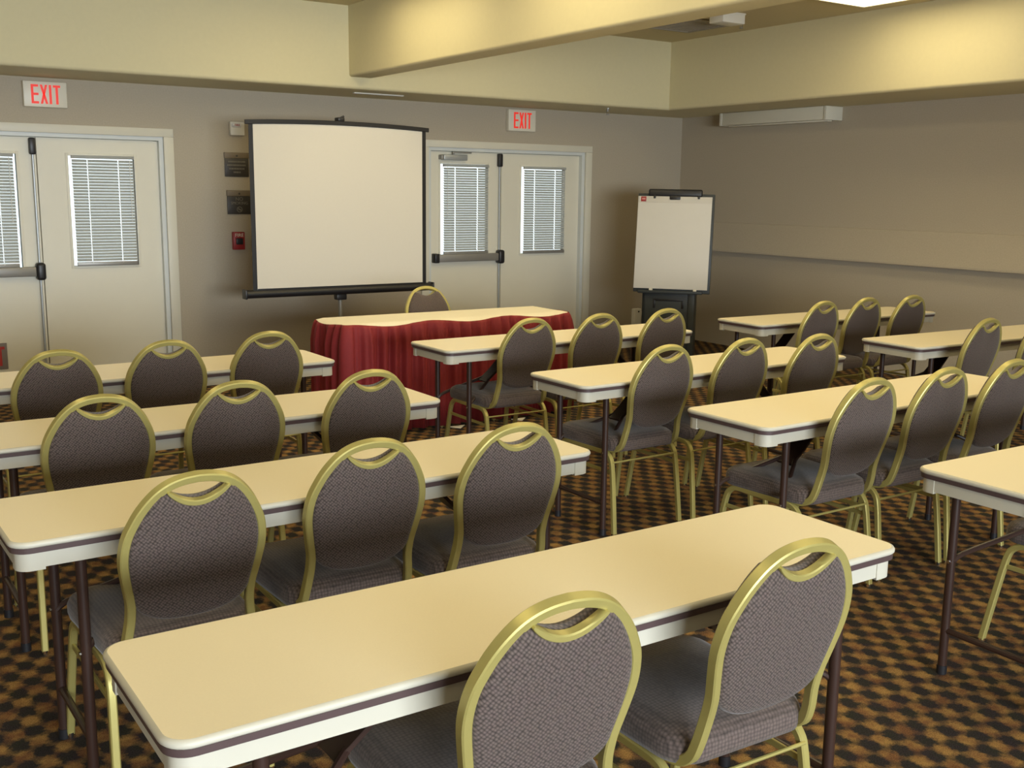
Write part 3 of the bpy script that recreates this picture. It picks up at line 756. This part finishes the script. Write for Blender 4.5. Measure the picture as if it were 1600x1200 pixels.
# x, y, turn in degrees, label
chairs = [
 (1.080, 1.726, -4, 'left of the two chairs at the foreground table, cut by the bottom edge'),
 (1.650, 1.711, -2, 'right of the two chairs at the foreground table'),
 (0.760, 2.863, 1.2, 'left chair of the three right behind the foreground table'),
 (1.293, 2.958, -1, 'middle chair of the three right behind the foreground table'),
 (1.759, 2.921, -1, 'right chair of the three right behind the foreground table'),
 (0.794, 4.000, 0, 'left chair at the third left-column table from the camera'),
 (1.286, 4.029, -1, 'middle chair at the third left-column table from the camera'),
 (1.805, 4.008, -0.6, 'right chair at the third left-column table from the camera'),
 (0.872, 5.122, 0.8, 'left chair at the farthest left-column table'),
 (1.361, 5.199, 0.4, 'middle chair at the farthest left-column table'),
 (1.875, 5.273, -0.5, 'right chair at the farthest left-column table, before the wall below the screen'),
 (3.331, 5.127, -0.5, 'left chair at the table in front of the red skirt'),
 (3.812, 5.124, -0.4, 'middle chair at the table in front of the red skirt'),
 (4.331, 5.147, 0.8, 'right chair at the table in front of the red skirt, before the easel'),
 (3.290, 3.966, 0.3, 'left chair at the second middle-column table from the red skirt'),
 (3.775, 3.952, 0.9, 'middle chair at the second middle-column table from the red skirt'),
 (4.225, 3.888, 0, 'right chair at the second middle-column table from the red skirt'),
 (3.377, 2.900, 0, 'left chair at the third middle-column table from the red skirt'),
 (3.862, 2.912, 0, 'middle chair at the third middle-column table from the red skirt'),
 (4.315, 2.900, 0, 'right chair at the third middle-column table, at the right edge'),
 (3.690, 1.820, 0, 'chair under the table cut by the right edge, only its legs in view'),
 (5.578, 5.012, 1.5, 'left chair at the farthest table by the right wall'),
 (6.048, 5.035, .6, 'middle chair at the farthest table by the right wall'),
 (6.495, 5.000, 0, 'right chair at the farthest table by the right wall'),
 (5.648, 3.883, 2.4, 'left chair at the right-wall table cut by the right edge'),
 (6.100, 3.800, 2, 'right chair at the right-wall table, half out of the frame'),
 (3.762, 6.475, 180, 'lone chair behind the red-skirted table facing the room'),
]
cp = None
for x, y, rd, lab in chairs:
    a = math.radians(rd); ox, oy = x, y
    lab = 'gold framed ' + lab if lab.startswith('chair') else lab.replace('chair', 'gold framed chair', 1)
    if cp is None:
        cp = make_chair(); cp.location = (ox, oy, 0); cp.rotation_euler = (0, 0, a); cp['label'] = lab
    else: dup(cp, (ox, oy, 0), a, lab)

# ---------------------------------------------------------------- light
wd = bpy.data.worlds.new('daylight_sky'); scn.world = wd; wd.use_nodes = True
bg = wd.node_tree.nodes['Background']; bg.inputs['Color'].default_value = (0.86, 0.94, 1.0, 1); bg.inputs['Strength'].default_value = 2.2
la = bpy.data.lights.new('window_daylight', 'AREA'); la.shape = 'RECTANGLE'; la.size = NW[1]-NW[0]; la.size_y = NW[3]-NW[2]
la.color = (0.90, 0.92, 1.0); la.energy = 1050
lo = bpy.data.objects.new('window_daylight', la); COL.objects.link(lo)
lo.location = ((NW[0]+NW[1])/2, YN-.35, (NW[2]+NW[3])/2); lo.rotation_euler = (math.radians(82), 0, 0)

# ---------------------------------------------------------------- camera
F_PX = 1668.2; PITCH, YAW, ROLL = math.radians(-10.24), math.radians(33.67), math.radians(0.68)
cam = bpy.data.cameras.new('camera'); co = bpy.data.objects.new('camera', cam); COL.objects.link(co)
cam.sensor_fit = 'HORIZONTAL'; cam.sensor_width = 36; cam.lens = 36*F_PX/1600; cam.clip_start = .05
fv = Vector((math.sin(YAW), math.cos(YAW), 0)); rv = Vector((math.cos(YAW), -math.sin(YAW), 0)); uv = Vector((0, 0, 1))
f2 = fv*math.cos(PITCH)+uv*math.sin(PITCH); u2 = uv*math.cos(PITCH)-fv*math.sin(PITCH)
r3 = rv*math.cos(ROLL)+u2*math.sin(ROLL); u3 = u2*math.cos(ROLL)-rv*math.sin(ROLL)
mt = Matrix((r3, u3, -f2)).transposed().to_4x4(); mt.translation = (0, 0, 1.601); co.matrix_world = mt
scn.camera = co
scn.view_settings.view_transform = 'Standard'; scn.view_settings.look = 'None'
scn.view_settings.exposure = 0.08; scn.view_settings.gamma = 1.0; scn.view_settings.use_curve_mapping = False
scn.cycles.use_denoising = True
scn.cycles.max_bounces = 8; scn.cycles.diffuse_bounces = 5
